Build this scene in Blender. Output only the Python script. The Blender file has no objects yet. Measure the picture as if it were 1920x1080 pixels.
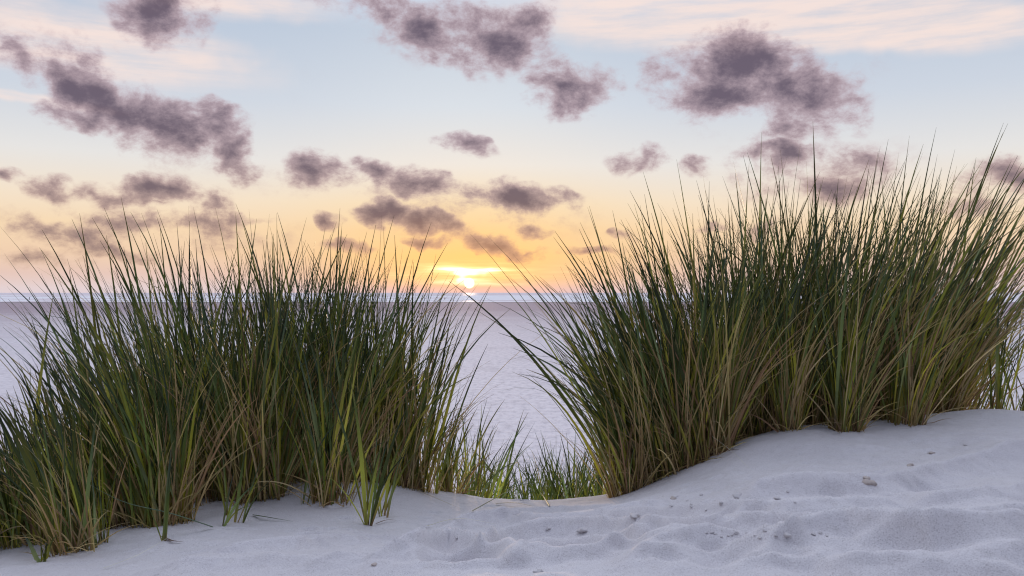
import bpy, math, random
import numpy as np

S = bpy.context.scene
C = S.collection
R = math.radians

# ------------------------------------------------------------------ camera
F = 1600.0                      # focal length in pixels of the 1920-wide photograph
HZ = 549.0                      # row of the horizon in the photograph
EYE = 4.2                       # eye height above the flat beach (z = 0)
cam_d = bpy.data.cameras.new('camera')
cam_d.sensor_width = 36.0
cam_d.lens = 36.0 * F / 1920.0
cam_d.clip_start = 0.05
cam_d.clip_end = 90000.0
cam = bpy.data.objects.new('camera', cam_d)
cam.location = (0, 0, EYE)
cam.rotation_euler = (math.pi / 2 + math.atan((HZ - 540.0) / F), 0, 0)
C.objects.link(cam)
S.camera = cam


def lin(r, g, b):
    def f(c):
        c /= 255.0
        return c / 12.92 if c <= 0.04045 else ((c + 0.055) / 1.055) ** 2.4
    return (f(r), f(g), f(b), 1.0)


# ------------------------------------------------------------------ node helper
class N:
    def __init__(self, tree):
        self.t = tree
        self.n = tree.nodes
        self.l = tree.links

    def _in(self, sock, v):
        if v is None:
            return
        if isinstance(v, bpy.types.NodeSocket):
            self.l.new(v, sock)
        else:
            sock.default_value = v

    def math(self, op, a, b=None, c=None, clamp=False):
        n = self.n.new('ShaderNodeMath')
        n.operation = op
        n.use_clamp = clamp
        self._in(n.inputs[0], a)
        self._in(n.inputs[1], b)
        self._in(n.inputs[2], c)
        return n.outputs[0]

    def vmath(self, op, a, b=None, scale=None):
        n = self.n.new('ShaderNodeVectorMath')
        n.operation = op
        self._in(n.inputs[0], a)
        self._in(n.inputs[1], b)
        if scale is not None:
            self._in(n.inputs['Scale'], scale)
        return n.outputs['Value'] if op in ('LENGTH', 'DOT_PRODUCT') else n.outputs[0]

    def noise(self, vec, scale, detail=4.0, rough=0.55, dist=0.0, color=False):
        n = self.n.new('ShaderNodeTexNoise')
        self._in(n.inputs['Vector'], vec)
        n.inputs['Scale'].default_value = scale
        n.inputs['Detail'].default_value = detail
        n.inputs['Roughness'].default_value = rough
        n.inputs['Distortion'].default_value = dist
        return n.outputs['Color' if color else 'Fac']

    def smooth(self, v, a, b, lo=0.0, hi=1.0):
        n = self.n.new('ShaderNodeMapRange')
        n.interpolation_type = 'SMOOTHSTEP'
        self._in(n.inputs['Value'], v)
        n.inputs['From Min'].default_value = a
        n.inputs['From Max'].default_value = b
        n.inputs['To Min'].default_value = lo
        n.inputs['To Max'].default_value = hi
        return n.outputs[0]

    def ramp(self, v, stops, interp='LINEAR'):
        n = self.n.new('ShaderNodeValToRGB')
        n.color_ramp.interpolation = interp
        e = n.color_ramp.elements
        while len(e) < len(stops):
            e.new(0.5)
        for el, (p, c) in zip(e, stops):
            el.position = p
            el.color = c
        self._in(n.inputs[0], v)
        return n.outputs[0]

    def mix(self, f, a, b, kind='MIX'):
        n = self.n.new('ShaderNodeMix')
        n.data_type = 'RGBA'
        n.blend_type = kind
        self._in(n.inputs[0], f)
        self._in(n.inputs[6], a)
        self._in(n.inputs[7], b)
        return n.outputs[2]

    def mapping(self, vec, loc=(0, 0, 0), rot=(0, 0, 0), sc=(1, 1, 1), kind='POINT'):
        n = self.n.new('ShaderNodeMapping')
        n.vector_type = kind
        self._in(n.inputs['Vector'], vec)
        n.inputs['Location'].default_value = loc
        n.inputs['Rotation'].default_value = rot
        n.inputs['Scale'].default_value = sc
        return n.outputs[0]

    def blob(self, vec, loc, rot, sc):
        m = self.mapping(vec, loc, rot, sc, 'TEXTURE')
        g = self.n.new('ShaderNodeTexGradient')
        g.gradient_type = 'SPHERICAL'
        self.l.new(m, g.inputs[0])
        return g.outputs['Fac']

    def bump(self, h, strength, dist, normal=None):
        n = self.n.new('ShaderNodeBump')
        n.inputs['Strength'].default_value = strength
        n.inputs['Distance'].default_value = dist
        self._in(n.inputs['Height'], h)
        if normal is not None:
            self._in(n.inputs['Normal'], normal)
        return n.outputs[0]


# ------------------------------------------------------------------ sun and sky
SUN_AZ = math.atan((880 - 960) / F)          # measured from +Y towards +X
SUN_EL = (HZ - 529) / F
sun_d = bpy.data.lights.new('sun', 'SUN')
sun_d.energy = 0.9
sun_d.angle = R(0.6)
sun_d.color = (1.0, 0.70, 0.46)
sun = bpy.data.objects.new('sun', sun_d)
sun.rotation_euler = (math.pi / 2 - SUN_EL - R(0.6), 0, math.pi - SUN_AZ)
sun.location = (-20, 300, 60)
C.objects.link(sun)

world = bpy.data.worlds.new('World')
S.world = world
world.use_nodes = True
world.node_tree.nodes.clear()
w = N(world.node_tree)
geo = w.n.new('ShaderNodeTexCoord')
D = geo.outputs['Generated']
sep = w.n.new('ShaderNodeSeparateXYZ')
w.l.new(D, sep.inputs[0])
az = w.math('ARCTAN2', sep.outputs[0], sep.outputs[1])
el = w.math('ARCSINE', sep.outputs[2])
cmb = w.n.new('ShaderNodeCombineXYZ')
w.l.new(az, cmb.inputs[0])
w.l.new(el, cmb.inputs[1])
P0 = cmb.outputs[0]


def sp(px, py):
    a = math.atan((px - 960) / F)
    return a, math.atan((HZ - py) / F * math.cos(a))


elp = w.math('MAXIMUM', el, 0.0)
ef = w.math('POWER', w.math('DIVIDE', elp, math.pi / 2), 0.5)


def er(py):
    e = max(0.0, math.atan((HZ - py) / F))
    return (e / (math.pi / 2)) ** 0.5


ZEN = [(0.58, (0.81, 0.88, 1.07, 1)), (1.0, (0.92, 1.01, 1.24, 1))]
side = w.ramp(ef, [
    (0.0, lin(222, 206, 212)), (er(540), lin(226, 208, 208)), (er(515), lin(228, 198, 186)),
    (er(480), lin(238, 206, 176)), (er(430), lin(244, 216, 180)), (er(380), lin(241, 224, 202)),
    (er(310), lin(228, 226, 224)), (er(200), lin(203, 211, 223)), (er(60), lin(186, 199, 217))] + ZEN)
core = w.ramp(ef, [
    (0.0, lin(216, 186, 190)), (er(541), lin(234, 186, 168)), (er(522), lin(252, 196, 130)),
    (er(480), lin(253, 203, 126)), (er(435), lin(251, 209, 148)), (er(385), lin(247, 220, 178)),
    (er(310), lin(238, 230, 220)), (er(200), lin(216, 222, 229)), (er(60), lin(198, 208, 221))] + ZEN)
daz = w.math('SUBTRACT', az, SUN_AZ)
near = w.math('POWER', 2.718, w.math('MULTIPLY', w.math('MULTIPLY', daz, daz), -1.0 / (2 * 0.13 ** 2)))
sky = w.mix(near, side, core)
# the sky opposite the setting sun is dimmer and bluer
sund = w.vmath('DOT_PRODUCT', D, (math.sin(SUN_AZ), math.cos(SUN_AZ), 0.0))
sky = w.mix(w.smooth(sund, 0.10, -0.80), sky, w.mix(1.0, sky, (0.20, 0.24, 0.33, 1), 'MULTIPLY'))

# a little of the physical sky on top
nis = w.n.new('ShaderNodeTexSky')
nis.sky_type = 'NISHITA'
nis.sun_disc = False
nis.sun_elevation = SUN_EL
nis.sun_rotation = SUN_AZ
nis.air_density = 1.0
nis.dust_density = 1.0
nis_c = w.mix(1.0, nis.outputs[0], (0.05, 0.05, 0.05, 1), 'MULTIPLY')
sky = w.mix(0.06, sky, nis_c)

# domain warp shared by all clouds
wn1 = w.noise(D, 7.0, 1.0, 0.5, color=True)
wn2 = w.noise(D, 26.0, 2.0, 0.6, color=True)
wv = w.vmath('ADD', w.vmath('SCALE', w.vmath('SUBTRACT', wn1, (0.5, 0.5, 0.5)), scale=0.034),
             w.vmath('SCALE', w.vmath('SUBTRACT', wn2, (0.5, 0.5, 0.5)), scale=0.036))
wv = w.vmath('MULTIPLY', wv, (1.3, 0.9, 0.0))
PW = w.vmath('ADD', P0, wv)


def blobs(vec, lst, op='ADD', grow=1.0):
    """soft ellipses on the sky; ellipses of one tilt share one rotated frame"""
    acc, frames = None, {}
    for (px, py, hw, hh, rot, st) in lst:
        a, e = sp(px, py)
        if rot not in frames:
            frames[rot] = vec if rot == 0 else w.mapping(vec, rot=(0, 0, R(-rot)))
        c, s_ = math.cos(R(-rot)), math.sin(R(-rot))
        rx, ry = a * c - e * s_, a * s_ + e * c
        n = w.n.new('ShaderNodeVectorMath')
        n.operation = 'MULTIPLY_ADD'
        w.l.new(frames[rot], n.inputs[0])
        hw, hh = hw * grow, hh * grow
        n.inputs[1].default_value = (F / hw, F / hh, 0)
        n.inputs[2].default_value = (-rx * F / hw, -ry * F / hh, 0)
        g = w.n.new('ShaderNodeTexGradient')
        g.gradient_type = 'SPHERICAL'
        w.l.new(n.outputs[0], g.inputs[0])
        g = g.outputs['Fac']
        if acc is None:
            acc = w.math('MULTIPLY', g, st)
        elif op == 'ADD':
            acc = w.math('MULTIPLY_ADD', g, st, acc)
        else:
            acc = w.math('SMOOTH_MAX', acc, w.math('MULTIPLY', g, st), 0.12)
    return acc


# thin high cirrus, peach where the low sun reaches it
cir = blobs(w.vmath('ADD', P0, w.vmath('MULTIPLY', wv, (2.0, 0.35, 0.0))), [
    (1420, 15, 620, 95, -2, 2.6), (1800, 55, 300, 50, -4, 1.6), (170, 85, 380, 85, -3, 1.8),
    (60, 187, 190, 14, -3, 1.8), (420, 5, 300, 40, 0, 1.4)])
cst = w.noise(w.mapping(P0, sc=(4, 30, 1)), 2.2, 5.0, 0.6)
cir = w.math('MULTIPLY', w.smooth(cir, 0.15, 1.3), w.smooth(cst, 0.25, 0.65, 0.35, 1.0))
sky = w.mix(w.math('MULTIPLY', cir, 0.9), sky, lin(240, 220, 212))

# the broken cumulus of the photograph
cl = blobs(PW, [
    (55, 100, 75, 45, -36, 1.3), (130, 150, 110, 55, -36, 1.5), (215, 200, 130, 62, -36, 1.7),
    (310, 225, 130, 55, -20, 1.5), (170, 115, 50, 40, -36, 1.1), (395, 235, 70, 55, 0, 1.3),
    (430, 280, 75, 55, -48, 1.5), (150, 218, 110, 22, 0, 0.9),
    (305, 15, 105, 75, 0, 1.6), (690, 10, 170, 42, -8, 1.15), (790, 55, 110, 50, -36, 1.25),
    (850, 100, 120, 52, -20, 1.2), (930, 85, 130, 60, 0, 1.15), (985, 40, 80, 55, 0, 1.15),
    (1075, 165, 125, 66, -8, 1.5), (1060, 205, 60, 30, 0, 0.9),
    (1400, 125, 155, 82, -8, 1.9), (1490, 165, 160, 78, -20, 1.9), (1350, 175, 140, 66, 0, 1.5),
    (1265, 145, 80, 45, 0, 1.0), (1300, 195, 70, 40, 0, 0.9), (1480, 240, 90, 28, 8, 1.1),
    (1500, 293, 70, 34, 0, 1.5), (1555, 352, 100, 42, 0, 1.35), (1420, 290, 55, 28, 0, 1.0),
    (1625, 300, 50, 26, 0, 0.8), (1890, 335, 65, 42, -20, 1.3), (1810, 388, 110, 26, 0, 0.9),
    (590, 314, 80, 40, 0, 1.6), (712, 318, 48, 34, -36, 1.25), (785, 338, 80, 40, -8, 1.4),
    (960, 366, 125, 42, 0, 1.9), (1030, 370, 70, 30, 0, 1.2), (735, 395, 80, 34, 0, 1.9), (800, 412, 100, 28, -8, 1.8),
    (925, 455, 110, 28, -20, 1.7), (815, 449, 60, 18, -8, 1.2), (985, 470, 45, 18, 0, 1.0), (1000, 430, 40, 18, 0, 1.3),
    (870, 275, 85, 30, -8, 1.0), (100, 358, 62, 32, -8, 1.4), (295, 352, 95, 38, 0, 1.7),
    (190, 366, 90, 24, 0, 1.1), (405, 370, 50, 42, -36, 1.1), (290, 380, 60, 14, 0, .9),
    (40, 482, 120, 24, -8, 1.2), (95, 440, 80, 30, -8, 1.2), (170, 455, 75, 32, -20, 1.2), (260, 420, 130, 26, 0, 1.2),
    (380, 415, 110, 34, 0, 1.2), (470, 410, 70, 22, 0, 0.9), (230, 480, 130, 18, 0, 0.8), (622, 415, 40, 24, 0, 1.5),
    (1195, 302, 75, 32, 0, 1.1), (1310, 320, 45, 26, 0, 0.85), (640, 462, 80, 16, 0, 1.1),
    (1105, 472, 100, 14, 0, 0.8), (1420, 425, 120, 22, 0, 0.8), (1180, 440, 50, 14, 0, 0.9), (12, 325, 40, 20, 0, 1.2),
    (860, 60, 300, 105, -8, .55), (240, 190, 260, 110, -36, .5), (1400, 160, 300, 130, 0, .5), (280, 430, 340, 66, 0, .5),
    (900, 400, 320, 85, 0, .4), (1520, 320, 240, 85, 0, .55), (1850, 370, 160, 70, 0, .5), (640, 330, 260, 60, 0, .4)], 'MAX', 1.04)
# the same kind of cloud goes on over the rest of the sky
az_out = w.smooth(w.math('ABSOLUTE', az), 0.60, 0.85)
el_out = w.smooth(el, 0.36, 0.50)
out = w.math('MAXIMUM', az_out, el_out)
wide = w.smooth(w.noise(w.mapping(D, sc=(1, 1, 2.2)), 3.2, 3.0, 0.5), 0.56, 0.74, 0.0, 0.9)
cl = w.math('MULTIPLY_ADD', wide, out, cl)
fb = w.noise(w.mapping(D, sc=(1, 1, 1.5)), 15.0, 8.0, 0.68, 0.12)
dens = w.math('MULTIPLY_ADD', w.math('SUBTRACT', fb, 0.5), 3.8, w.math('MULTIPLY', cl, 1.05))
dens = w.math('MULTIPLY', dens, w.smooth(cl, 0.02, 0.30))
alpha = w.smooth(dens, 0.05, 1.0)
thick = w.smooth(dens, 0.35, 1.8)
low = w.smooth(el, 0.03, 0.20)
edge_c = w.mix(low, lin(198, 166, 146), lin(188, 166, 174))
core_c = w.mix(low, lin(112, 92, 100), lin(94, 78, 95))
c_col = w.mix(thick, edge_c, core_c)
warm = w.math('MULTIPLY', near, w.smooth(el, 0.02, 0.11, 1.0, 0.0))
c_col = w.mix(w.math('MULTIPLY', warm, w.smooth(dens, 0.2, 1.5, 0.8, 0.35)), c_col, lin(222, 150, 100))
sky = w.mix(w.math('MULTIPLY', alpha, 0.93), sky, c_col)

# bright streaks of lit cloud about the sun, and the sun itself low behind them
stn = w.noise(w.mapping(P0, sc=(6, 90, 1)), 2.0, 4.0, 0.55)
st = blobs(w.vmath('ADD', P0, w.vmath('MULTIPLY', wv, (0.9, 0.20, 0.0))), [
    (862, 507, 95, 12, 0, 1.2), (905, 503, 150, 7, 0, .75), (880, 529, 75, 12, 0, 1.1), (876, 518, 26, 20, 0, .9),
    (900, 511, 380, 9, 0, .55), (930, 521, 330, 7, 0, .5), (850, 495, 170, 6, 0, .7), (840, 531, 220, 7, 0, .5), (960, 534, 260, 6, 0, .4)])
st = w.math('MULTIPLY_ADD', w.math('SUBTRACT', stn, 0.5), 1.9, st)
st = w.smooth(st, 0.0, 1.5)
stm = w.blob(P0, (*sp(890, 513), 0), (0, 0, 0), (430 / F, 44 / F, 1))
st = w.math('MULTIPLY', st, w.smooth(stm, 0.0, 0.8))
glow = w.ramp(st, [(0.0, (0, 0, 0, 1)), (0.35, (0.16, 0.13, 0.05, 1)), (0.75, (0.34, 0.32, 0.20, 1)), (1.0, (0.95, 0.9, 0.75, 1))])
sky = w.mix(1.0, sky, glow, 'ADD')
halo = w.blob(P0, (*sp(880, 514), 0), (0, 0, 0), (360 / F, 150 / F, 1))
sky = w.mix(1.0, sky, w.mix(w.math('POWER', halo, 2.0), (0, 0, 0, 1), (0.22, 0.11, 0.02, 1)), 'ADD')
disc = w.smooth(w.blob(P0, (*sp(880, 531), 0), (0, 0, 0), (11 / F, 11 / F, 1)), 0.0, 0.55)
sky = w.mix(disc, sky, (4.0, 3.2, 2.0, 1))

bg = w.n.new('ShaderNodeBackground')
bg.inputs['Strength'].default_value = 0.87
w.l.new(sky, bg.inputs[0])
wo = w.n.new('ShaderNodeOutputWorld')
w.l.new(bg.outputs[0], wo.inputs[0])
world.cycles.sampling_method = 'MANUAL'
world.cycles.sample_map_resolution = 1024

S.view_settings.view_transform = 'Standard'
S.view_settings.look = 'None'
S.view_settings.exposure = 0.32
S.view_settings.gamma = 1.0
S.view_settings.use_curve_mapping = False
S.render.engine = 'CYCLES'
S.cycles.use_denoising = True
S.cycles.max_bounces = 5
S.cycles.diffuse_bounces = 3
S.cycles.sample_clamp_indirect = 4.0
S.cycles.filter_width = 1.15

# ------------------------------------------------------------------ helpers
random.seed(4)
rng = np.random.default_rng(11)


def tag(o, label=None, cat=None, group=None, kind=None):
    for k, v in (('label', label), ('category', cat), ('group', group), ('kind', kind)):
        if v:
            o[k] = v
    return o


def link(name, me, parent=None):
    o = bpy.data.objects.new(name, me)
    C.objects.link(o)
    if parent is not None:
        o.parent = parent
    return o


def mesh_np(name, V, Q, mat=None, col=None, smooth=True):
    """mesh from numpy vertices and quads (or triangles)"""
    me = bpy.data.meshes.new(name)
    nv, nf, k = len(V), len(Q), Q.shape[1]
    me.vertices.add(nv)
    me.vertices.foreach_set('co', np.ascontiguousarray(V, np.float32).ravel())
    me.loops.add(nf * k)
    me.loops.foreach_set('vertex_index', np.ascontiguousarray(Q, np.int32).ravel())
    me.polygons.add(nf)
    me.polygons.foreach_set('loop_start', np.arange(0, nf * k, k, dtype=np.int32))
    me.polygons.foreach_set('loop_total', np.full(nf, k, np.int32))
    me.update(calc_edges=True)
    if smooth:
        me.polygons.foreach_set('use_smooth', np.ones(nf, bool))
    if col is not None:
        a = me.color_attributes.new('tint', 'FLOAT_COLOR', 'POINT')
        a.data.foreach_set('color', np.ascontiguousarray(col, np.float32).ravel())
    if mat:
        me.materials.append(mat)
    return me


def grid_quads(nx, ny):
    i = np.arange(ny - 1)[:, None] * nx + np.arange(nx - 1)[None, :]
    return np.stack([i, i + 1, i + nx + 1, i + nx], -1).reshape(-1, 4)


def _hash(ix, iy, seed):
    h = (ix.astype(np.int64) * 374761393 + iy.astype(np.int64) * 668265263 + seed * 982451653) & 0xffffffff
    h = ((h ^ (h >> 13)) * 1274126177) & 0xffffffff
    return ((h ^ (h >> 16)) & 0xffff) / 65535.0


def vnoise(x, y, seed=0):
    ix, iy = np.floor(x), np.floor(y)
    fx, fy = x - ix, y - iy
    fx = fx * fx * fx * (fx * (fx * 6 - 15) + 10)
    fy = fy * fy * fy * (fy * (fy * 6 - 15) + 10)
    a, b = _hash(ix, iy, seed), _hash(ix + 1, iy, seed)
    c, d = _hash(ix, iy + 1, seed), _hash(ix + 1, iy + 1, seed)
    return (a + (b - a) * fx) * (1 - fy) + (c + (d - c) * fx) * fy - 0.5


def fbm(x, y, oct=4, seed=0, gain=0.5):
    s, a = 0, 1.0
    for k in range(oct):
        s = s + a * vnoise(x * 2 ** k + 17.3 * k, y * 2 ** k - 9.1 * k, seed + k)
        a *= gain
    return s


def sstep(a, b, v):
    t = np.clip((v - a) / (b - a), 0, 1)
    return t * t * (3 - 2 * t)


# ------------------------------------------------------------------ dune height
def pxd(px, py, d):
    return ((px - 960) / F * d, d, -(py - HZ) / F * d)


CTRL = [pxd(*p) for p in [
    (0, 1080, 2.15), (300, 1080, 2.05), (600, 1080, 1.9), (960, 1080, 1.72), (1300, 1080, 1.68),
    (1600, 1080, 1.65), (1920, 1080, 1.65),
    (0, 1040, 2.4), (150, 1045, 2.32), (310, 990, 2.6), (440, 990, 2.6), (430, 938, 2.95), (560, 907, 3.1),
    (690, 988, 2.65), (740, 912, 3.15), (850, 938, 3.2), (960, 936, 3.35), (1100, 934, 3.35),
    (1000, 1000, 2.5), (1000, 960, 3.0), (1180, 925, 3.05), (1320, 868, 2.95), (1400, 832, 3.0),
    (1480, 813, 3.05), (1700, 801, 3.2), (1860, 768, 3.5), (1930, 772, 3.6),
    (1400, 950, 2.3), (1700, 950, 2.25), (1900, 950, 2.2), (1500, 872, 2.75), (1200, 1000, 2.3),
    (1750, 862, 2.8), (1600, 792, 3.7), (1450, 803, 3.6), (1100, 947, 3.75), (1190, 938, 3.6), (960, 952, 3.8)]]
CTRL += [(-1.7, 3.2, -.80), (-1.2, 3.6, -.78), (-.7, 3.9, -.84), (0, .5, -.52), (-2, .5, -.72), (2, .5, -.5),
         (0, -3, -.5), (-4, -3, -.8), (4, -3, -.4), (-4, 2, -.95), (4, 2, -.5), (4, 4, -.55), (-4, 4.2, -1.05),
         (0, 4.2, -1.08), (.6, 4.2, -1.02), (1.2, 4.2, -.72), (2.2, 4.2, -.66)]
CT = np.array(CTRL)


def _U(r2):
    return 0.5 * r2 * np.log(r2 + 1e-12)


def _fit():
    n = len(CT)
    d2 = ((CT[:, None, :2] - CT[None, :, :2]) ** 2).sum(-1)
    K = _U(d2) + np.eye(n) * 2e-3
    Pm = np.c_[np.ones(n), CT[:, :2]]
    A = np.block([[K, Pm], [Pm.T, np.zeros((3, 3))]])
    return np.linalg.solve(A, np.r_[CT[:, 2], 0, 0, 0])


TPS = _fit()


def base_h(x, y):
    cx, cy = np.clip(x, -4, 4), np.clip(y, -3, 4.2)
    z = TPS[-3] + TPS[-2] * cx + TPS[-1] * cy
    for k in range(len(CT)):
        z = z + TPS[k] * _U((cx - CT[k, 0]) ** 2 + (cy - CT[k, 1]) ** 2)
    s = np.maximum(0, y - 3.75)
    z = z - 0.42 * s * s / (s + 0.5)
    far = sstep(4, 14, np.abs(x))
    z = z + far * fbm(x * .08 + 3, y * .08, 3, 77) * 1.8
    return z


# trodden hollows and footprints: px, py, radius x, radius y, depth
def on_base(px, py):
    d = np.arange(1.3, 4.5, .004)
    gap = -(py - HZ) / F * d - base_h((px - 960) / F * d, d)
    k = np.argmax(gap < 0) if (gap < 0).any() else int(np.argmin(gap))
    return (px - 960) / F * d[k], d[k]


# crests of the soft ridges in the foreground: photo points, height
CRESTS = []
for hgt, pts in [
    (.020, [(1100, 984), (1250, 978), (1373, 969), (1467, 973), (1570, 968), (1700, 962)]),
    (.024, [(1390, 948), (1433, 936), (1527, 933), (1655, 933), (1740, 913), (1826, 886), (1898, 862), (1960, 850)]),
    (.026, [(1100, 1012), (1207, 1018), (1313, 1016), (1430, 1008), (1544, 1014), (1612, 1012), (1740, 999), (1847, 990), (1960, 975)]),
    (.036, [(1399, 1066), (1506, 1037), (1578, 1031), (1655, 1041), (1740, 1054), (1847, 1046), (1960, 1032)]),
    (.024, [(1194, 1063), (1313, 1040), (1420, 1034)]),
    (.028, [(700, 1068), (785, 1052), (842, 1034), (901, 1047), (947, 1031), (982, 1024), (1053, 1013), (1123, 1015), (1200, 1013)]),
    (.020, [(820, 1010), (877, 990), (947, 985), (1018, 992), (1053, 989), (1123, 982), (1200, 971), (1290, 962)]),
    (.016, [(387, 1056), (457, 1047), (560, 1036), (640, 1017)]),
    (.016, [(300, 1079), (493, 1072), (630, 1069), (700, 1066)]),
    (.018, [(1560, 1079), (1680, 1072), (1800, 1072), (1960, 1062)]),
    (.014, [(1480, 905), (1600, 912), (1700, 903), (1800, 872)]),
    (.012, [(880, 972), (960, 966), (1060, 962), (1160, 952)]),
    (.018, [(1700, 965), (1800, 958), (1960, 930)])]:
    q = np.array([on_base(*p) for p in pts])
    o_ = np.argsort(q[:, 0])
    CRESTS.append((q[o_, 0], q[o_, 1], hgt))

HOLES = []
_r = random.Random(3)
DENTS = [(_r.uniform(560, 1560), _r.gauss(1005, 34), _r.uniform(.018, .05), _r.uniform(.012, .03), _r.uniform(.006, .014)) for _ in range(70)]
DENTS += [(_r.uniform(1150, 1900), _r.gauss(925, 35), _r.uniform(.012, .035), _r.uniform(.010, .022), _r.uniform(.003, .008)) for _ in range(26)]
DENTS += [(_r.uniform(250, 900), _r.gauss(1030, 22), _r.uniform(.02, .06), _r.uniform(.010, .02), _r.uniform(.003, .007)) for _ in range(40)]
for (px, py, rx, ry, dep) in [
    (1075, 1040, .12, .11, .075), (1190, 1036, .08, .07, .042), (870, 1056, .10, .07, .034),
    (1290, 1000, .12, .05, .014), (640, 1062, .16, .05, .014), (1560, 985, .16, .05, .012),
    (1690, 1062, .20, .055, .020), (1880, 1010, .17, .06, .016), (1420, 1060, .16, .05, .018),
    (980, 985, .11, .04, .012), (1180, 975, .07, .03, .010), (720, 1010, .12, .03, .007),
    (560, 1030, .14, .03, .007), (1750, 930, .15, .04, .008), (400, 1066, .12, .03, .008)] + DENTS:
    HOLES.append((*on_base(px, py), rx, ry, dep))


GRIDDED = True


def dune_h(x, y):
    z = base_h(x, y)
    # soft wind-and-foot ridges, strongest in the near right foreground
    wx = x + 0.22 * fbm(x * 1.7, y * 1.7, 2, 5)
    wy = y + 0.20 * fbm(x * 2.1 + 4, y * 2.1, 2, 9) + 0.10 * x
    n1 = vnoise(wx * 1.9, wy * 5.6, 21)
    n2 = vnoise(wx * 3.4 + 8, wy * 9.5, 33)
    ridge = (1 - np.abs(n1) * 4.2) * 0.55 + (1 - np.abs(n2) * 4.0) * 0.30
    rid = np.where(ridge > 0, ridge, 0.35 * ridge)
    line = 2.35 + 0.22 * x                              # the mound beyond is wind-smoothed
    m = (1 - sstep(line, line + .65, y)) * (0.30 + 0.70 * sstep(-1.1, .25, x)) * sstep(.2, 1.2, y)
    m = m + 0.10
    z = z + 0.013 * rid * m * (np.abs(x) < 8)
    wob = .022 * vnoise(x * 7, y * 4, 71) + .007 * vnoise(x * 24, y * 12, 72)
    top = np.zeros_like(z)
    for (qx, qy, hgt) in CRESTS:
        yc = np.interp(x, qx, qy)
        s_ = y - yc + wob
        fade = sstep(qx[0] - .10, qx[0] + .10, x) * (1 - sstep(qx[-1] - .10, qx[-1] + .10, x))
        a_ = np.sqrt(s_ * s_ + .004 ** 2)
        top = np.maximum(top, 2.9 * hgt * fade * np.where(s_ < 0, np.exp(-a_ / .055), np.exp(-a_ / .15)) * (.85 + .35 * vnoise(x * 4, y * 4, 73)))
    z = z + top
    for (hx, hy, rx, ry, dep) in HOLES:
        if GRIDDED and max(rx, ry) < .07:            # small dents touch only their own patch of the grid
            i0, i1 = np.searchsorted(gx, (hx - 2.5 * rx, hx + 2.5 * rx))
            j0, j1 = np.searchsorted(gy, (hy - 2.5 * ry, hy + 2.5 * ry))
            xs, ys = x[j0:j1, i0:i1], y[j0:j1, i0:i1]
            u = np.sqrt(((xs - hx) / rx) ** 2 + ((ys - hy) / ry) ** 2 + 1e-9) * (1 + 0.6 * vnoise(xs * 30, ys * 30, 52))
            z[j0:j1, i0:i1] += dep * .4 * np.exp(-((u - 1.2) / .3) ** 2) - dep * (1 - sstep(.2, 1.0, u))
            continue
        u = np.sqrt(((x - hx) / rx) ** 2 + ((y - hy) / ry) ** 2 + 1e-9)
        u = u * (1 + 0.5 * vnoise(x * 16, y * 16, 51))
        z = z - 1.3 * dep * (1 - sstep(.25, 1.0, u)) + dep * .38 * np.exp(-((u - 1.22) / .28) ** 2)
    lumps = fbm(x * 14, y * 17, 3, 91)
    z = z + 0.0065 * lumps * (0.30 + m) + 0.0022 * fbm(x * 55, y * 60, 2, 14)
    z = z + 0.012 * fbm(x * 3.2, y * 3.2, 2, 61)
    return z + EYE


def spaced(parts):
    return np.unique(np.round(np.concatenate([np.arange(a, b, s, dtype=float) for a, b, s in parts]), 5))


gx = spaced([(-70, -12, 2.0), (-12, -4, .4), (-4, -2.1, .05), (-2.1, 2.5, .0085), (2.5, 4, .05), (4, 12, .4), (12, 71, 2.0)])
gy = spaced([(-30, -4, 1.5), (-4, 1.2, .08), (1.2, 3.9, .0085), (3.9, 6.0, .04), (6, 16, .3), (16, 26, 1.0)])
GX, GY = np.meshgrid(gx, gy)
GZ = np.maximum(dune_h(GX, GY), -0.6)


def gnd(x, y):
    """height of the dune mesh, bilinear"""
    x, y = np.clip(x, gx[0], gx[-1] - 1e-6), np.clip(y, gy[0], gy[-1] - 1e-6)
    i = np.clip(np.searchsorted(gx, x, 'right') - 1, 0, len(gx) - 2)
    j = np.clip(np.searchsorted(gy, y, 'right') - 1, 0, len(gy) - 2)
    u, v = (x - gx[i]) / (gx[i + 1] - gx[i]), (y - gy[j]) / (gy[j + 1] - gy[j])
    return (GZ[j, i] * (1 - u) + GZ[j, i + 1] * u) * (1 - v) + (GZ[j + 1, i] * (1 - u) + GZ[j + 1, i + 1] * u) * v


def ground(x, y):
    return float(gnd(np.array([float(x)]), np.array([float(y)]))[0])


# ------------------------------------------------------------------ materials
def new_mat(name):
    m = bpy.data.materials.new(name)
    m.use_nodes = True
    t = N(m.node_tree)
    return m, t, t.n['Principled BSDF']


def sand_mat():
    m, t, b = new_mat('dune_sand')
    co = t.n.new('ShaderNodeTexCoord').outputs['Object']
    big = t.noise(co, 2.3, 4, .6)
    med = t.noise(co, 38, 3, .6)
    gr = t.noise(co, 380, 2, .7)
    col = t.mix(t.smooth(big, .35, .65), (.655, .615, .62, 1), (.715, .675, .68, 1))
    col = t.mix(t.smooth(med, .45, .75, 0, .30), col, (.54, .50, .485, 1))
    col = t.mix(t.smooth(gr, .50, .72, 0, .60), col, (.27, .24, .24, 1))
    col = t.mix(t.smooth(gr, .28, .46, .60, 0), col, (.88, .86, .85, 1))
    t.l.new(col, b.inputs['Base Color'])
    b.inputs['Roughness'].default_value = .95
    b.inputs['Specular IOR Level'].default_value = .15
    nb = t.bump(t.noise(co, 90, 4, .65), .35, .004)
    nb = t.bump(gr, .45, .0012, nb)
    t.l.new(nb, b.inputs['Normal'])
    return m


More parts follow.
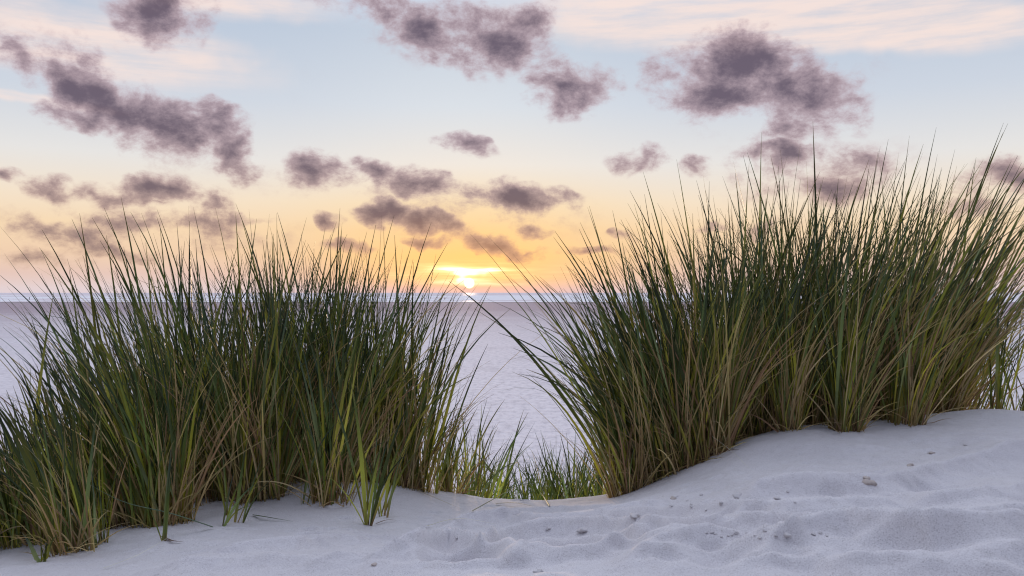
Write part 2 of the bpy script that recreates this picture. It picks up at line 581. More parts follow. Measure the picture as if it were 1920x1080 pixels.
def beach_mat():
    m, t, b = new_mat('beach_sand')
    co = t.n.new('ShaderNodeTexCoord').outputs['Object']
    sp_ = t.n.new('ShaderNodeSeparateXYZ')
    t.l.new(co, sp_.inputs[0])
    y = sp_.outputs[1]
    big = t.noise(t.mapping(co, sc=(.010, .03, 1)), 1.0, 4, .6)
    yy = t.math('MULTIPLY_ADD', t.math('SUBTRACT', big, .5), 90.0, y)
    damp = t.smooth(yy, 30, 240)
    wet = t.smooth(yy, 330, 385)
    fl = t.noise(t.mapping(co, sc=(1.0, .6, 1)), 3.4, 5, .7)
    fl2 = t.noise(t.mapping(co, sc=(.35, .12, 1)), 1.2, 4, .6)
    col = t.mix(damp, (.82, .75, .755, 1), (.43, .325, .345, 1))
    col = t.mix(wet, col, (.24, .20, .21, 1))
    col = t.mix(t.smooth(fl, .44, .66, 0, .45), col, (.42, .38, .41, 1))
    col = t.mix(t.smooth(fl, .30, .46, .6, 0), col, (.90, .86, .87, 1))
    col = t.mix(t.smooth(fl2, .5, .7, 0, .22), col, (.42, .37, .38, 1))
    t.l.new(col, b.inputs['Base Color'])
    b.inputs['Roughness'].default_value = .9
    b.inputs['Specular IOR Level'].default_value = .1
    nb = t.bump(fl, .7, .10)
    t.l.new(nb, b.inputs['Normal'])
    return m


def sea_mat():
    m, t, b = new_mat('sea_water')
    co = t.n.new('ShaderNodeTexCoord').outputs['Object']
    at = t.n.new('ShaderNodeAttribute')
    at.attribute_name = 'tint'
    foam = at.outputs['Fac']
    n = t.noise(t.mapping(co, sc=(.10, .35, 1)), 1.0, 5, .6)
    f = t.math('MULTIPLY_ADD', t.math('SUBTRACT', n, .5), 1.3, foam)
    f = t.smooth(f, .40, .62)
    col = t.mix(f, (.80, .70, .71, 1), (.96, .92, .92, 1))
    nb = t.bump(t.noise(t.mapping(co, sc=(.5, 1.2, 1)), 1.0, 4, .6), .6, .35)
    df = t.n.new('ShaderNodeBsdfDiffuse')
    gl = t.n.new('ShaderNodeBsdfGlossy')
    gl.inputs['Roughness'].default_value = .42
    mx = t.n.new('ShaderNodeMixShader')
    mx.inputs[0].default_value = .12
    t.l.new(col, df.inputs[0])
    t.l.new(nb, df.inputs['Normal'])
    t.l.new(nb, gl.inputs['Normal'])
    t.l.new(df.outputs[0], mx.inputs[1])
    t.l.new(gl.outputs[0], mx.inputs[2])
    t.l.new(mx.outputs[0], t.n['Material Output'].inputs[0])
    t.n.remove(b)
    return m


def blade_mat(name, trans, rough):
    m, t, b = new_mat(name)
    at = t.n.new('ShaderNodeAttribute')
    at.attribute_name = 'tint'
    col = at.outputs['Color']
    t.l.new(col, b.inputs['Base Color'])
    b.inputs['Roughness'].default_value = rough
    b.inputs['Specular IOR Level'].default_value = .35
    tr = t.n.new('ShaderNodeBsdfTranslucent')
    t.l.new(t.mix(1.0, col, (1.15, 1.2, .7, 1), 'MULTIPLY'), tr.inputs[0])
    mx = t.n.new('ShaderNodeMixShader')
    mx.inputs[0].default_value = trans
    t.l.new(b.outputs[0], mx.inputs[1])
    t.l.new(tr.outputs[0], mx.inputs[2])
    t.l.new(mx.outputs[0], t.n['Material Output'].inputs[0])
    return m


def plain_mat(name, c1, c2, scale, rough=.9):
    m, t, b = new_mat(name)
    co = t.n.new('ShaderNodeTexCoord').outputs['Object']
    t.l.new(t.mix(t.noise(co, scale, 4, .6), c1, c2), b.inputs['Base Color'])
    b.inputs['Roughness'].default_value = rough
    b.inputs['Specular IOR Level'].default_value = .2
    return m


M_SAND, M_BEACH, M_SEA = sand_mat(), beach_mat(), sea_mat()
M_GREEN = blade_mat('marram_green', .26, .45)
M_DRY = blade_mat('marram_straw', .25, .6)
M_CLOD = plain_mat('sand_crust', (.50, .465, .46, 1), (.68, .64, .635, 1), 60)
M_SHELL = plain_mat('shell_piece', (.62, .55, .50, 1), (.40, .32, .28, 1), 90, .6)
M_POST = plain_mat('tarred_timber', (.05, .04, .04, 1), (.10, .085, .08, 1), 3)


# ------------------------------------------------------------------ dune, beach, sea
dune = link('dune', mesh_np('dune', np.stack([GX, GY, GZ], -1).reshape(-1, 3), grid_quads(len(gx), len(gy)), M_SAND))
tag(dune, kind='structure')

bx = spaced([(-3000., -300, 300), (-300, 300, 30), (300, 3001, 300)])
by = spaced([(-600., 0, 100), (0, 400, 8), (400, 440, 10)])
X, Y = np.meshgrid(bx, by)
Z = -sstep(385, 440, Y) * 1.2 + 0.12 * fbm(X * .02, Y * .02, 3, 8) * sstep(0, 40, Y) * (1 - sstep(330, 380, Y))
tag(link('beach', mesh_np('beach', np.stack([X, Y, Z], -1).reshape(-1, 3), grid_quads(len(bx), len(by)), M_BEACH)), kind='structure')

sx = spaced([(-40000, -4000, 3000), (-4000, -900, 200), (-900, 900, 7), (900, 4000, 200), (4000, 40001, 3000)])
sy = spaced([(388, 900, 2.0), (900, 1600, 6), (1600, 5000, 100), (5000, 60001, 2500)])
X, Y = np.meshgrid(sx, sy)
warp = 34 * fbm(X * .009, Y * .004, 4, 40)
ph = (Y + warp)
amp = sstep(388, 440, Y) * (1 - sstep(1300, 2600, Y))
crest = np.zeros_like(X)
foam = np.zeros_like(X)
for k, yc in enumerate([402, 428, 462, 505, 555, 620, 700, 790, 900, 1040]):
    seg = sstep(-.08, .30, fbm(X * .011 + 31 * k, Y * .006 + k, 4, 60 + k))
    wd = 7 + k * 1.1
    p = np.exp(-((ph - yc) / wd) ** 2)
    crest += (.25 + .75 * seg) * p * (.55 + .05 * k)
    foam += seg * np.exp(-((ph - yc + wd * .7) / (wd * 1.2)) ** 2) * 1.15
foam += (1 - sstep(398, 416, ph)) * .55
foam += (.25 * sstep(0.0, .3, fbm(X * .01, Y * .03, 3, 83))) * (1 - sstep(700, 1400, Y))
Z = .02 + amp * (crest + .12 * fbm(X * .03, Y * .06, 3, 70))
fo = np.clip(foam, 0, 1).reshape(-1, 1)
tag(link('sea', mesh_np('sea', np.stack([X, Y, Z], -1).reshape(-1, 3), grid_quads(len(sx), len(sy)), M_SEA,
                        np.c_[fo, fo, fo, np.ones_like(fo)])), kind='structure')

# ------------------------------------------------------------------ marram grass
SEG = 10
TT = np.linspace(0, 1, SEG + 1)


def blades(b):
    """b: dict of arrays (x, y, z, phi, a0, k, p, L, w, psi, tw); returns verts (n, SEG+1, 3, 3)"""
    n = len(b['x'])
    t = TT[None, :]
    th = b['a0'][:, None] + b['k'][:, None] * t ** b['p'][:, None]
    th = np.minimum(th, 2.0)
    dl = (b['L'] / SEG)[:, None]
    mid = (th[:, 1:] + th[:, :-1]) / 2
    hz = np.concatenate([np.zeros((n, 1)), np.cumsum(np.sin(mid) * dl, 1)], 1)
    vt = np.concatenate([np.zeros((n, 1)), np.cumsum(np.cos(mid) * dl, 1)], 1)
    side = b['sw'][:, None] * b['L'][:, None] * t ** 2         # a sideways sweep
    cp, sp_ = np.cos(b['phi'])[:, None], np.sin(b['phi'])[:, None]
    px = b['x'][:, None] + hz * cp - side * sp_
    py = b['y'][:, None] + hz * sp_ + side * cp
    pz = b['z'][:, None] + vt
    gz = gnd(px, py)
    pz = np.where(t > .15, np.maximum(pz, gz + .004 + .01 * t), pz)
    Pm = np.stack([px, py, pz], -1)
    T = np.gradient(Pm, axis=1)
    T /= np.linalg.norm(T, axis=-1, keepdims=True) + 1e-9
    psi = b['psi'][:, None] + b['tw'][:, None] * t
    W0 = np.stack([np.cos(psi), np.sin(psi), np.zeros_like(psi)], -1)
    W = W0 - T * (W0 * T).sum(-1, keepdims=True)
    W /= np.linalg.norm(W, axis=-1, keepdims=True) + 1e-9
    Nn = np.cross(T, W)
    prof = np.minimum(1, .60 + 1.3 * t) * np.clip((1 - t) / .55, 0, 1) ** .75
    hw = (b['w'][:, None] * .5 * prof + .0004)[..., None]
    return np.stack([Pm - W * hw, Pm + Nn * hw * .55, Pm + W * hw], 2)


QB = np.array([[r * 3 + c, r * 3 + c + 1, (r + 1) * 3 + c + 1, (r + 1) * 3 + c] for r in range(SEG) for c in range(2)])

GREENS = np.array([(.165, .200, .050), (.205, .240, .058), (.105, .160, .055), (.125, .190, .105),
                   (.250, .270, .060), (.070, .105, .036), (.165, .225, .150), (.290, .300, .080), (.095, .140, .060)])
STRAWS = np.array([(.50, .36, .18), (.42, .28, .14), (.58, .45, .25), (.32, .19, .11), (.46, .36, .15)])
BASES = np.array([(.36, .24, .080), (.24, .115, .065), (.28, .26, .060), (.42, .31, .12), (.15, .065, .055), (.34, .20, .09)])


def tint(n, dry, boost=1.0):
    t = TT[None, :, None]
    if dry:
        c = STRAWS[rng.integers(0, len(STRAWS), n)] * rng.uniform(.7, 1.5, (n, 1))
        e = c * rng.uniform(.6, 1.0, (n, 1))
        col = c[:, None] * (1 - t) + e[:, None] * t
    else:
        g = GREENS[rng.integers(0, len(GREENS), n)] * (rng.uniform(.45, 1.5, (n, 1)) ** 1.2) * boost
        bs = BASES[rng.integers(0, len(BASES), n)] * rng.uniform(.7, 1.45, (n, 1))
        lim = rng.uniform(.10, .45, n)[:, None, None]
        f = np.clip(t / lim, 0, 1)
        f = f * f * (3 - 2 * f)
        up = np.clip((t - .38) / .40, 0, 1)                     # fresh yellow-green low down, blue-green above; backlit darkness painted into the tips
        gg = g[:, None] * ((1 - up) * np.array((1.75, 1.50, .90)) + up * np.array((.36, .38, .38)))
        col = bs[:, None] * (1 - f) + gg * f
        tip = rng.random(n)[:, None, None] < .35                 # some tips are drying
        tf = np.clip((t - .86) / .12, 0, 1) * .8 * tip
        col = col * (1 - tf) + np.array((.26, .19, .085)) * tf
    col = np.repeat(col[:, :, None, :], 3, 2)
    return np.concatenate([col, np.ones(col.shape[:-1] + (1,))], -1)


def join(name, V, Cc, mat, parent, origin):
    n = len(V)
    q = (QB[None] + (np.arange(n) * (SEG + 1) * 3)[:, None, None]).reshape(-1, 4)
    return link(name, mesh_np(name, V.reshape(-1, 3) - origin, q, mat, Cc.reshape(-1, 4)), parent)


def make_params(cx, cy, rad, H, lean, n, dry=False, spread=1.0, arc=1.0, lmin=.36):
    """shoots of three to five leaves that share a foot and fan out"""
    per = 4
    ns = max(1, int(round(n / per)))
    r = rad * np.sqrt(rng.random(ns))
    a = rng.uniform(0, 2 * math.pi, ns)
    ox, oy = r * np.cos(a), r * np.sin(a) * .8
    k = ns * per
    idx = np.repeat(np.arange(ns), per)
    sx_, sy_ = cx + ox, cy + oy
    # lean as a horizontal vector: common wind lean + outward fan + chance
    lx = np.tan(R(lean)) * .75 + (ox / max(rad, .02)) * .11 * spread + rng.normal(0, .11, ns) * spread
    ly = (oy / max(rad, .02)) * .10 * spread + rng.normal(0, .06, ns)
    jx = rng.normal(0, .006, k)
    jy = rng.normal(0, .006, k)
    if dry:
        lx2 = lx[idx] + rng.normal(.08, .30, k) * spread
        ly2 = ly[idx] + rng.normal(-.12, .22, k)
        L = H * np.where(rng.random(k) < .15, rng.uniform(.6, .9, k), rng.uniform(.22, .65, k))
        flat = rng.random(k) < .14                                # litter lying about the foot
        lx2 = np.where(flat, rng.normal(0, 1.6, k), lx2)
        ly2 = np.where(flat, -rng.uniform(.2, 2.5, k), ly2)
        L = np.where(flat, rng.uniform(.08, .26, k), L)
        wv_ = rng.uniform(.0026, .0058, k)
        kk = np.abs(rng.normal(.10, .30, k))
    else:
        lx2 = lx[idx] + rng.normal(0, .18, k) * spread
        ly2 = ly[idx] + rng.normal(0, .085, k)
        u = rng.random(k)
        L = H * (lmin + (1 - lmin) * u ** 1.15)
        wv_ = rng.uniform(.0036, .0080, k)
        wv_ = wv_ * (.75 + .5 * u)
        spike = rng.random(k) < .10                               # stiff rolled leaves that top the tuft
        L = np.where(spike, H * rng.uniform(.82, 1.08, k), L * .93)
        wv_ = np.where(spike, rng.uniform(.0085, .0125, k), wv_)
        kk = np.abs(rng.normal(.10, .26, k)) * arc
        far_ = rng.random(k) < .06 * arc                          # a few arch right over
        kk = np.where(far_ & ~spike, rng.uniform(.7, 1.5, k), np.where(spike, kk * .4, kk))
        L = np.where(far_, L * .85, L)
        broke = rng.random(k) < .035                              # and a few tips are snapped
        kk = np.where(broke & ~spike, rng.uniform(1.0, 2.0, k), kk)
    pp = rng.uniform(1.3, 2.8, k)
    if not dry:
        pp = np.where(broke, rng.uniform(7, 14, k), pp)
    m = np.hypot(lx2, ly2)
    X_, Y_ = sx_[idx] + jx, sy_[idx] + jy
    return dict(x=X_, y=Y_, z=gnd(X_, Y_) - .025, phi=np.arctan2(ly2, lx2), a0=np.arctan(m) * .72,
                k=kk + np.arctan(m) * .42, p=pp, L=L / np.cos(np.minimum(np.arctan(m), .8) * .8), w=wv_,
                psi=rng.normal(0, .75, k), tw=rng.normal(0, .8, k), sw=rng.normal(0, .035, k))


def tussock(name, px, d, tip, rad, lean, n, label, cat='grass', group=None, dryf=.75, single=16, spread=1.0, arc=1.0, H=None, spikes=(), lmin=.36, boost=1.12):
    cx = (px - 960) / F * d
    gz = ground(cx, d)
    if H is None:
        H = (HZ - tip) / F * d - (gz - EYE)
    root = bpy.data.objects.new(name, None)
    root.empty_display_size = .1
    root.location = (cx, d, gz)
    C.objects.link(root)
    tag(root, label, cat, group)
    org = np.array((cx, d, gz))
    n = int(n * .74) if n > 30 else n
    g = make_params(cx, d, rad, H, lean, n, False, spread, arc, lmin)
    for (tpx, tpy) in spikes:                       # single blades that stand out against the sky
        bx_, by_ = cx + rng.normal(0, rad * .3), d + rng.normal(0, rad * .3)
        dx, dz = (tpx - 960) / F * by_ - bx_, EYE + (HZ - tpy) / F * by_ - gz
        tc = math.atan2(abs(dx), dz)
        new = dict(x=bx_, y=by_, z=gz - .02, phi=0.0 if dx > 0 else math.pi, a0=tc * .6, k=tc * 1.04, p=1.6,
                   L=math.hypot(dx, dz) * 1.02, w=.0115, psi=rng.normal(0, .3), tw=.3, sw=0.0)
        g = {q: np.append(g[q], new[q]) for q in g}
    V = blades(g)
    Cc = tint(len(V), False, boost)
    # the blades that stand out in front are objects of their own
    score = -g['y'] * 2.2 + g['L'] * .8 + rng.normal(0, .05, len(V))
    if spikes:
        score[-len(spikes):] += 9
    order = np.argsort(-score)
    s_ = order[:min(single, len(V))]
    rest = order[min(single, len(V)):]
    for i in s_:
        foot = np.array((g['x'][i], g['y'][i], g['z'][i]))
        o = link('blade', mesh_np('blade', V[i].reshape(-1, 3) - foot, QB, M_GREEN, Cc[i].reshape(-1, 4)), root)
        o.location = foot - org
    if len(rest):
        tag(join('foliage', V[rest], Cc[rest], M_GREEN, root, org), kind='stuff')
    nd = int(n * dryf)
    if nd >= 18:
        q = make_params(cx, d - rad * .1, rad * 1.05, H, lean, nd, True, spread)
        VD = blades(q)
        CD = tint(len(VD), True)
        od = np.argsort(q['y'] - .5 * q['L'])
        for i in od[:12]:
            foot = np.array((q['x'][i], q['y'][i], q['z'][i]))
            o = link('dry_blade', mesh_np('dry_blade', VD[i].reshape(-1, 3) - foot, QB, M_DRY, CD[i].reshape(-1, 4)), root)
            o.location = foot - org
        tag(join('dry_foliage', VD[od[12:]], CD[od[12:]], M_DRY, root, org), kind='stuff')
    return root


GL = 'marram tussocks left of the sandy gap'
GR = 'marram tussocks on the right mound'
GB = 'low marram beyond the sandy gap'
LEFT = [
    (-40, 2.5, 760, .11, -24, 180, 'leftmost low marram tussock, cut off by the left edge of the photo'),
    (50, 2.55, 750, .11, -22, 220, 'low bushy marram tussock leaning left beside the left edge'),
    (150, 2.42, 700, .08, -20, 170, 'marram tussock with bare straw-brown feet nearest the bottom left corner'),
    (-10, 3.0, 730, .15, -22, 200, 'low green marram behind the leftmost tussock, beach showing above it'),
    (105, 3.05, 680, .15, -22, 220, 'left-leaning marram tussock second row, blades crossing the pale beach'),
    (225, 2.72, 630, .11, -18, 230, 'dense dark marram tussock behind the bottom left straw-footed one'),
    (312, 2.70, 560, .10, -13, 250, 'tall marram tussock whose splayed feet stand by a fallen bent leaf'),
    (250, 3.15, 480, .15, -20, 230, 'tall marram tussock with the long tips reaching farthest left into the sky'),
    (385, 3.02, 460, .11, -11, 260, 'marram tussock with many straw stalks left of the lone purple shoot'),
    (485, 2.98, 450, .11, -4, 260, 'marram tussock with pale straw feet above the lone shoots on sand'),
    (350, 3.5, 420, .17, -13, 280, 'rear marram tussock on the left, tips under the low grey clouds'),
    (450, 3.5, 395, .17, -7, 280, 'rear marram tussock with the highest tips of the left mass'),
    (560, 3.2, 435, .13, 0, 300, 'upright marram tussock midway along the left mass, above a sand hump'),
    (622, 2.88, 560, .055, 3, 90, 'small front clump of marram with bundled brown feet left of the bare shoot'),
    (565, 3.6, 415, .17, 0, 300, 'rear upright marram tussock in the middle of the left mass'),
    (650, 3.2, 450, .13, 2, 300, 'green marram tussock right behind the small front clump'),
    (665, 3.7, 435, .17, 2, 280, 'rear marram tussock near the right end of the left mass'),
    (730, 3.25, 465, .10, 3, 190, 'marram tussock with one tall spike left of the sun, by a sand hump'),
    (785, 3.28, 520, .06, 6, 70, 'thin see-through marram tussock leaning right at the gap\'s left side'),
    (845, 3.45, 720, .05, 10, 50, 'short sparse marram tuft at the left rim of the sandy gap'),
]
RIGHT = [
    (1172, 3.08, 600, .05, -15, 90, 'thin marram tuft lowest on the right mound, blades sweeping left over the gap'),
    (1220, 3.12, 480, .09, -19, 260, 'marram tussock arching left over the sandy gap with yellow feet'),
    (1272, 3.10, 410, .09, -12, 280, 'broad-leaved green marram tussock second from the gap on the right mound'),
    (1245, 3.45, 410, .14, -18, 320, 'rear marram tussock with long tips reaching left towards the sun'),
    (1328, 3.05, 380, .09, -4, 260, 'upright blue-green marram tussock with a reddish foot on the mound\'s slope'),
    (1345, 3.45, 330, .14, -4, 340, 'rear upright marram tussock above the straw-filled one on the right'),
    (1412, 3.25, 370, .11, 3, 280, 'straw-filled marram tussock set back in the sand notch of the mound'),
    (1440, 3.6, 315, .15, 2, 340, 'rear marram tussock under the big cloud\'s tail on the right'),
    (1482, 3.10, 380, .045, 3, 70, 'narrow marram tuft with dark single stems on the mound\'s edge'),
    (1530, 3.35, 305, .12, 7, 300, 'dense marram tussock with the tallest single spike of the photo'),
    (1565, 3.7, 305, .15, 13, 340, 'rear right-leaning marram tussock in the middle of the right mass'),
    (1585, 3.12, 380, .055, 9, 110, 'marram tuft with bright yellow stems at the mound\'s front edge'),
    (1640, 3.45, 285, .12, 20, 280, 'right-leaning marram tussock behind the two yellow-stemmed tufts'),
    (1690, 3.8, 265, .15, 24, 300, 'rear marram tussock with long dark spikes leaning far right'),
    (1700, 3.25, 400, .06, 15, 110, 'marram tuft of slanting yellow stems near the bare sand crest'),
    (1745, 3.7, 320, .11, 27, 210, 'marram tussock leaning hard right above the bare sand crest'),
    (1780, 4.0, 390, .11, 30, 110, 'rear marram tussock fanning right against the sea'),
    (1872, 3.62, 520, .03, 9, 20, 'lone thick-stemmed marram tuft on the crest at the right edge'),
    (1925, 3.7, 450, .05, 5, 32, 'sparse dark marram tuft cut by the right edge of the photo'),
]
BACK = [
    (885, 4.3, 755, .13, 6, 180, 'sunlit low marram tuft beyond the gap\'s left rim'),
    (960, 4.8, 835, .15, -4, 120, 'smallest low marram tuft in the middle of the gap'),
    (1035, 4.6, 812, .17, 0, 300, 'low fresh-green marram clump seen through the gap, left of two'),
    (1105, 4.6, 808, .15, 4, 280, 'low fresh-green marram clump seen through the gap, beside the right mound'),
    (1160, 5.0, 800, .12, 0, 120, 'low marram half hidden behind the foot of the right mound'),
    (1850, 5.0, 680, .16, 4, 70, 'pale thin marram behind the bare crest near the right edge'),
    (1925, 5.2, 660, .16, 0, 70, 'pale thin marram behind the crest cut by the right edge'),
]
SPIKES = {250: [(228, 370), (200, 440), (130, 500), (150, 400)], 450: [(442, 400), (480, 410)], 730: [(740, 440), (775, 490)],
          105: [(60, 590), (100, 545)], 785: [(885, 615), (830, 540)], 650: [(640, 430)], 350: [(300, 420), (355, 415)],
          1245: [(1040, 440), (1090, 415), (1150, 395), (1020, 520)], 1220: [(1000, 600), (985, 680), (930, 610), (960, 640)],
          1345: [(1270, 300), (1330, 340)], 1440: [(1428, 250)], 1530: [(1525, 228)], 1565: [(1650, 275), (1665, 262)],
          1640: [(1705, 255), (1730, 270)], 1690: [(1755, 240), (1790, 280)], 1745: [(1830, 295), (1895, 300)],
          1780: [(1910, 370), (1930, 410), (1860, 320)], 1345.5: []}
for a in LEFT:
    tussock('marram_tussock', *a, group=GL, arc=.9, single=60, spikes=SPIKES.get(a[0], ()))
for a in RIGHT:
    tussock('marram_tussock', *a, group=GR, arc=1.0 if a[0] > 1300 else 1.5, single=60, spikes=SPIKES.get(a[0], ()))
for a in BACK:
    tussock('marram_tussock', *a, group=GB, arc=1.3, single=40, dryf=.3, spread=1.4, boost=1.7)

# lone shoots standing in the open sand
for (px, d, tip, lean, n, lab) in [
    (690, 2.66, 700, 2, 12, 'leafy marram shoot nearest the camera, alone on open sand right of the small clump'),
    (443, 2.64, 790, 6, 4, 'lone yellow-footed marram shoot on the sand below the straw stalks'),
    (432, 2.78, 720, -2, 4, 'lone purple-stemmed marram shoot with a white foot'),
    (564, 2.86, 700, 2, 4, 'lone thin dark marram shoot on the sand left of the small clump'),
    (418, 2.62, 850, -4, 3, 'short dark marram shoot left of the yellow-footed one'),
    (720, 2.78, 760, 10, 8, 'leaning marram shoot with purple feet right of the front shoot'),
    (305, 2.42, 830, -8, 4, 'slender marram shoot rising from the sand at lower left'),
    (85, 2.28, 960, -12, 6, 'short marram sprig on the sand in the bottom left corner')]:
    tussock('marram_shoot', px, d, tip, .012, lean, n, lab, group='lone marram shoots on the sand', dryf=0, single=40, spread=1.3, arc=1.2, lmin=.6)

# ------------------------------------------------------------------ fallen leaves and stalks
def hit(px, py):
    d = np.arange(1.45, 5.0, .004)
    gap = (EYE - (py - HZ) / F * d) - gnd((px - 960) / F * d, d)
    k = np.argmax(gap < 0) if (gap < 0).any() else int(np.argmin(gap))
    return (px - 960) / F * d[k], d[k]


def strand(name, pts, wid, col, label, cat, lift=.004):
    """a leaf lying or arching over the sand through photo points (px, py, lift above sand)"""
    P = []
    for (px, py, h) in pts:
        if h > 1:                                   # a free point: h is its distance
            P.append(((px - 960) / F * h, h, EYE - (py - HZ) / F * h))
            continue
        x, y = hit(px, py)
        P.append((x, y, ground(x, y) + lift + h))
    P = np.array(P)
    tt = np.linspace(0, len(P) - 1, SEG + 1)
    Q = np.empty((SEG + 1, 3))
    for i, s in enumerate(tt):                      # Catmull-Rom
        k = min(int(s), len(P) - 2)
        u = s - k
        p0, p1, p2, p3 = P[max(k - 1, 0)], P[k], P[k + 1], P[min(k + 2, len(P) - 1)]
        Q[i] = .5 * (2 * p1 + (p2 - p0) * u + (2 * p0 - 5 * p1 + 4 * p2 - p3) * u * u + (3 * p1 - p0 - 3 * p2 + p3) * u ** 3)
    gz = gnd(Q[:, 0], Q[:, 1])
    Q[:, 2] = np.maximum(Q[:, 2], gz + .003)
    T = np.gradient(Q, axis=0)
    T /= np.linalg.norm(T, axis=1, keepdims=True)
    W = np.cross(T, (0, .3, 1))
    W /= np.linalg.norm(W, axis=1, keepdims=True)
    Nn = np.cross(W, T)
    hw = (wid * .5 * np.clip(1 - TT ** 2.5, .06, 1))[:, None]
    V = np.stack([Q - W * hw, Q + Nn * hw * .6, Q + W * hw], 1).reshape(-1, 3)
    c = np.ones((len(V), 4))
    c[:, :3] = np.array(col) * np.repeat(rng.uniform(.85, 1.1, SEG + 1), 3)[:, None]
    o = link(name, mesh_np(name, V - P[0], QB, M_DRY, c))
    o.location = P[0]
    tag(o, label, cat, 'fallen leaves and stalks on the sand')


PALE, TAN, GRN, BRN = (.72, .68, .60), (.46, .36, .20), (.07, .11, .04), (.16, .085, .06)
strand('fallen_stalk', [(800, 990, 0), (860, 979, .006), (935, 986, 0)], .004, PALE, 'bleached white curved stalk on the sand below the gap', 'stalk')
strand('fallen_stalk', [(1345, 858, 2.93), (1400, 826, 2.95), (1500, 803, 3.0)], .004, PALE, 'long pale stalk arching along the crest of the right mound', 'stalk')
strand('fallen_stalk', [(1335, 818, 2.95), (1372, 846, 2.9), (1410, 886, 0)], .0022, PALE, 'thin pale bent stalk hanging down the right mound\'s slope', 'stalk')
strand('fallen_leaf', [(475, 968, 0), (505, 976, .006), (550, 980, 0)], .007, GRN, 'short green leaf lying on the sand below the straw-footed tussock', 'leaf')
strand('fallen_leaf', [(705, 984, 0), (725, 979, .003), (745, 978, 0)], .005, BRN, 'purple-brown leaf scrap beside the front shoot', 'leaf')
strand('fallen_leaf', [(930, 946, 0), (965, 950, .01), (1000, 951, 0)], .006, GRN, 'green leaf lying flat across the sandy gap', 'leaf')
strand('fallen_leaf', [(1030, 950, 0), (1022, 942, .01), (1012, 934, .03)], .006, GRN, 'short green leaf stub standing in the sandy gap', 'leaf')
strand('fallen_leaf', [(305, 1008, 0), (325, 1018, .003), (345, 1018, 0)], .008, BRN, 'dark curled leaf at the foot of the tall left tussock', 'leaf')
strand('fallen_leaf', [(400, 988, 2.55), (320, 962, 2.48), (230, 940, 2.42), (150, 897, 2.4)], .008, (.12, .17, .12), 'long blue-green leaf bent down across the left tussock\'s feet', 'leaf')
strand('fallen_leaf', [(885, 962, 0), (990, 905, 3.1), (1130, 872, 3.12)], .005, (.12, .14, .05), 'long green leaf leaning from the sand across the gap', 'leaf')
strand('fallen_stalk', [(195, 1068, 0), (260, 1050, .01), (330, 1015, .02)], .003, PALE, 'thin white stalk on the sand at lower left', 'stalk')
strand('fallen_stalk', [(745, 905, 0), (800, 930, .004), (870, 958, 0)], .004, TAN, 'tan runner stem crossing the sand hump by the gap', 'stalk')


# ------------------------------------------------------------------ clods, shells
def lump(name, px, py, sx_, sy_, sz_, mat, label, cat, group, seed):
    r = np.random.default_rng(seed)
    nu, nv = 12, 7
    V = []
    for j in range(1, nv):
        for i in range(nu):
            a, b = 2 * math.pi * i / nu, math.pi * j / nv
            V.append((math.sin(b) * math.cos(a), math.sin(b) * math.sin(a), math.cos(b)))
    V = np.array(V + [(0, 0, 1), (0, 0, -1)])
    ax = r.normal(size=(6, 3))
    for k in range(6):
        V = V * (1 + .16 * np.sin(V @ ax[k] * 2.2 + k))[:, None]
    V = V * (sx_, sy_, sz_)
    a = r.uniform(0, 6.28)
    V = np.c_[V[:, 0] * math.cos(.3 * a) - V[:, 1] * math.sin(.3 * a), V[:, 0] * math.sin(.3 * a) + V[:, 1] * math.cos(.3 * a), V[:, 2]]
    n = nu * (nv - 1)
    Fc = []
    for j in range(nv - 2):
        for i in range(nu):
            p, q = j * nu + i, j * nu + (i + 1) % nu
            Fc += [(p, p + nu, q + nu), (p, q + nu, q)]
    for i in range(nu):
        Fc += [(n, i, (i + 1) % nu), (n + 1, (nv - 2) * nu + (i + 1) % nu, (nv - 2) * nu + i)]
    o = link(name, mesh_np(name, V, np.array(Fc), mat))
    x, y = hit(px, py)
    o.location = (x, y, ground(x, y) + sz_ * .1)
    tag(o, label, cat, group)


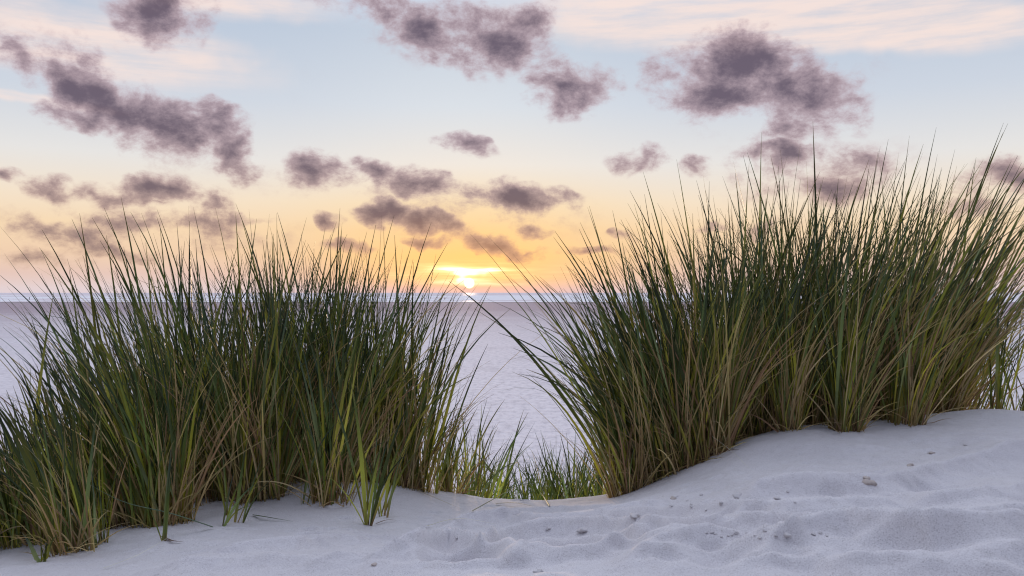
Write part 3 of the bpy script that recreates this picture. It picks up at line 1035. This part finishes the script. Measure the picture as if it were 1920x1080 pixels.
big = [
    (1093, 994, 26, 'pale lump of sand with a dark crack left above the trodden hollow', M_CLOD, 'sand_clod', 'clod'),
    (1190, 968, 20, 'flat sand clod on the slope just right of the gap', M_CLOD, 'sand_clod', 'clod'),
    (1385, 932, 26, 'long broken crust of sand in the middle of the right slope', M_CLOD, 'sand_clod', 'clod'),
    (1262, 935, 13, 'small tilted brown chip below the mound\'s foot', M_SHELL, 'shell_fragment', 'shell'),
    (1628, 906, 24, 'flat pale shell, larger of the pair on the right slope', M_SHELL, 'shell_fragment', 'shell'),
    (1624, 897, 15, 'thin shell just above the larger flat pale one', M_SHELL, 'shell_fragment', 'shell'),
    (1706, 873, 16, 'round pale shell half sunk below the bare crest', M_SHELL, 'shell_fragment', 'shell'),
    (1746, 850, 13, 'small flat chip above the round pale shell', M_SHELL, 'shell_fragment', 'shell'),
    (1810, 835, 9, 'tiny dark chip highest on the bare right slope', M_CLOD, 'shell_fragment', 'shell'),
    (703, 1060, 11, 'small round shell on the sand at the bottom left of the ridges', M_SHELL, 'shell_fragment', 'shell'),
    (857, 1008, 11, 'brown pebble-like clod left of the trodden hollow', M_CLOD, 'sand_clod', 'clod'),
    (1027, 991, 10, 'dark crumb left of the cracked sand lump', M_CLOD, 'sand_clod', 'clod'),
    (1458, 935, 13, 'small clod right of the long broken crust', M_CLOD, 'sand_clod', 'clod'),
    (1010, 1072, 18, 'crumbled clod at the bottom edge by the trodden hollow', M_CLOD, 'sand_clod', 'clod'),
    (1475, 1006, 18, 'largest clod in the crumb row along the ridge', M_CLOD, 'sand_clod', 'clod'),
    (295, 1078, 11, 'small brown clod at the bottom edge on the left', M_CLOD, 'sand_clod', 'clod'),
]
for i, (px, py, wpx, lab, mat, nm, cat) in enumerate(big):
    x, y = hit(px, py)
    s = wpx / F * y * .55
    lump(nm, px, py, s, s * .7, s * .34, mat, lab, cat, 'clods and shells on the sand', 100 + i)
r2 = random.Random(8)
for i in range(16):
    px = 1320 + r2.random() * 230
    py = 1003 + r2.gauss(0, 5)
    s = r2.uniform(3.5, 8) / F * 1.9 * .6
    lump('sand_crumb', px, py, s, s * .75, s * .5, M_CLOD, 'tiny sand crumb in the row along the lower right ridge', 'crumb', 'crumbs along the lower ridge', 200 + i)
for i in range(12):
    px = 1240 + r2.random() * 280
    py = 938 + r2.gauss(0, 11)
    s = r2.uniform(3, 7) / F * 2.3 * .6
    lump('sand_crumb', px, py, s, s * .75, s * .5, M_CLOD, 'tiny sand crumb scattered about the long broken crust', 'crumb', 'crumbs about the broken crust', 300 + i)

# ------------------------------------------------------------------ marker posts in the surf
def post(px, d, h, label):
    root = bpy.data.objects.new('surf_post', None)
    root.location = ((px - 960) / F * d, d, -.6)
    C.objects.link(root)
    tag(root, label, 'post', 'posts standing in the surf')

    def ring(name, prof):
        nu = 10
        V = np.array([(r * math.cos(2 * math.pi * i / nu), r * math.sin(2 * math.pi * i / nu), z) for r, z in prof for i in range(nu)])
        q = [(j * nu + i, j * nu + (i + 1) % nu, (j + 1) * nu + (i + 1) % nu, (j + 1) * nu + i) for j in range(len(prof) - 1) for i in range(nu)]
        link(name, mesh_np(name, V, np.array(q), M_POST), root)
    ring('shaft', [(.17, 0), (.16, h * .5), (.15, h)])
    ring('cap', [(.16, h + .003), (.24, h + .02), (.24, h + .16), (.05, h + .3), (.001, h + .31)])


post(834, 470, 1.9, 'tiny dark post in the surf just left of the sun')
post(55, 480, 2.1, 'tiny dark post in the surf near the left edge')
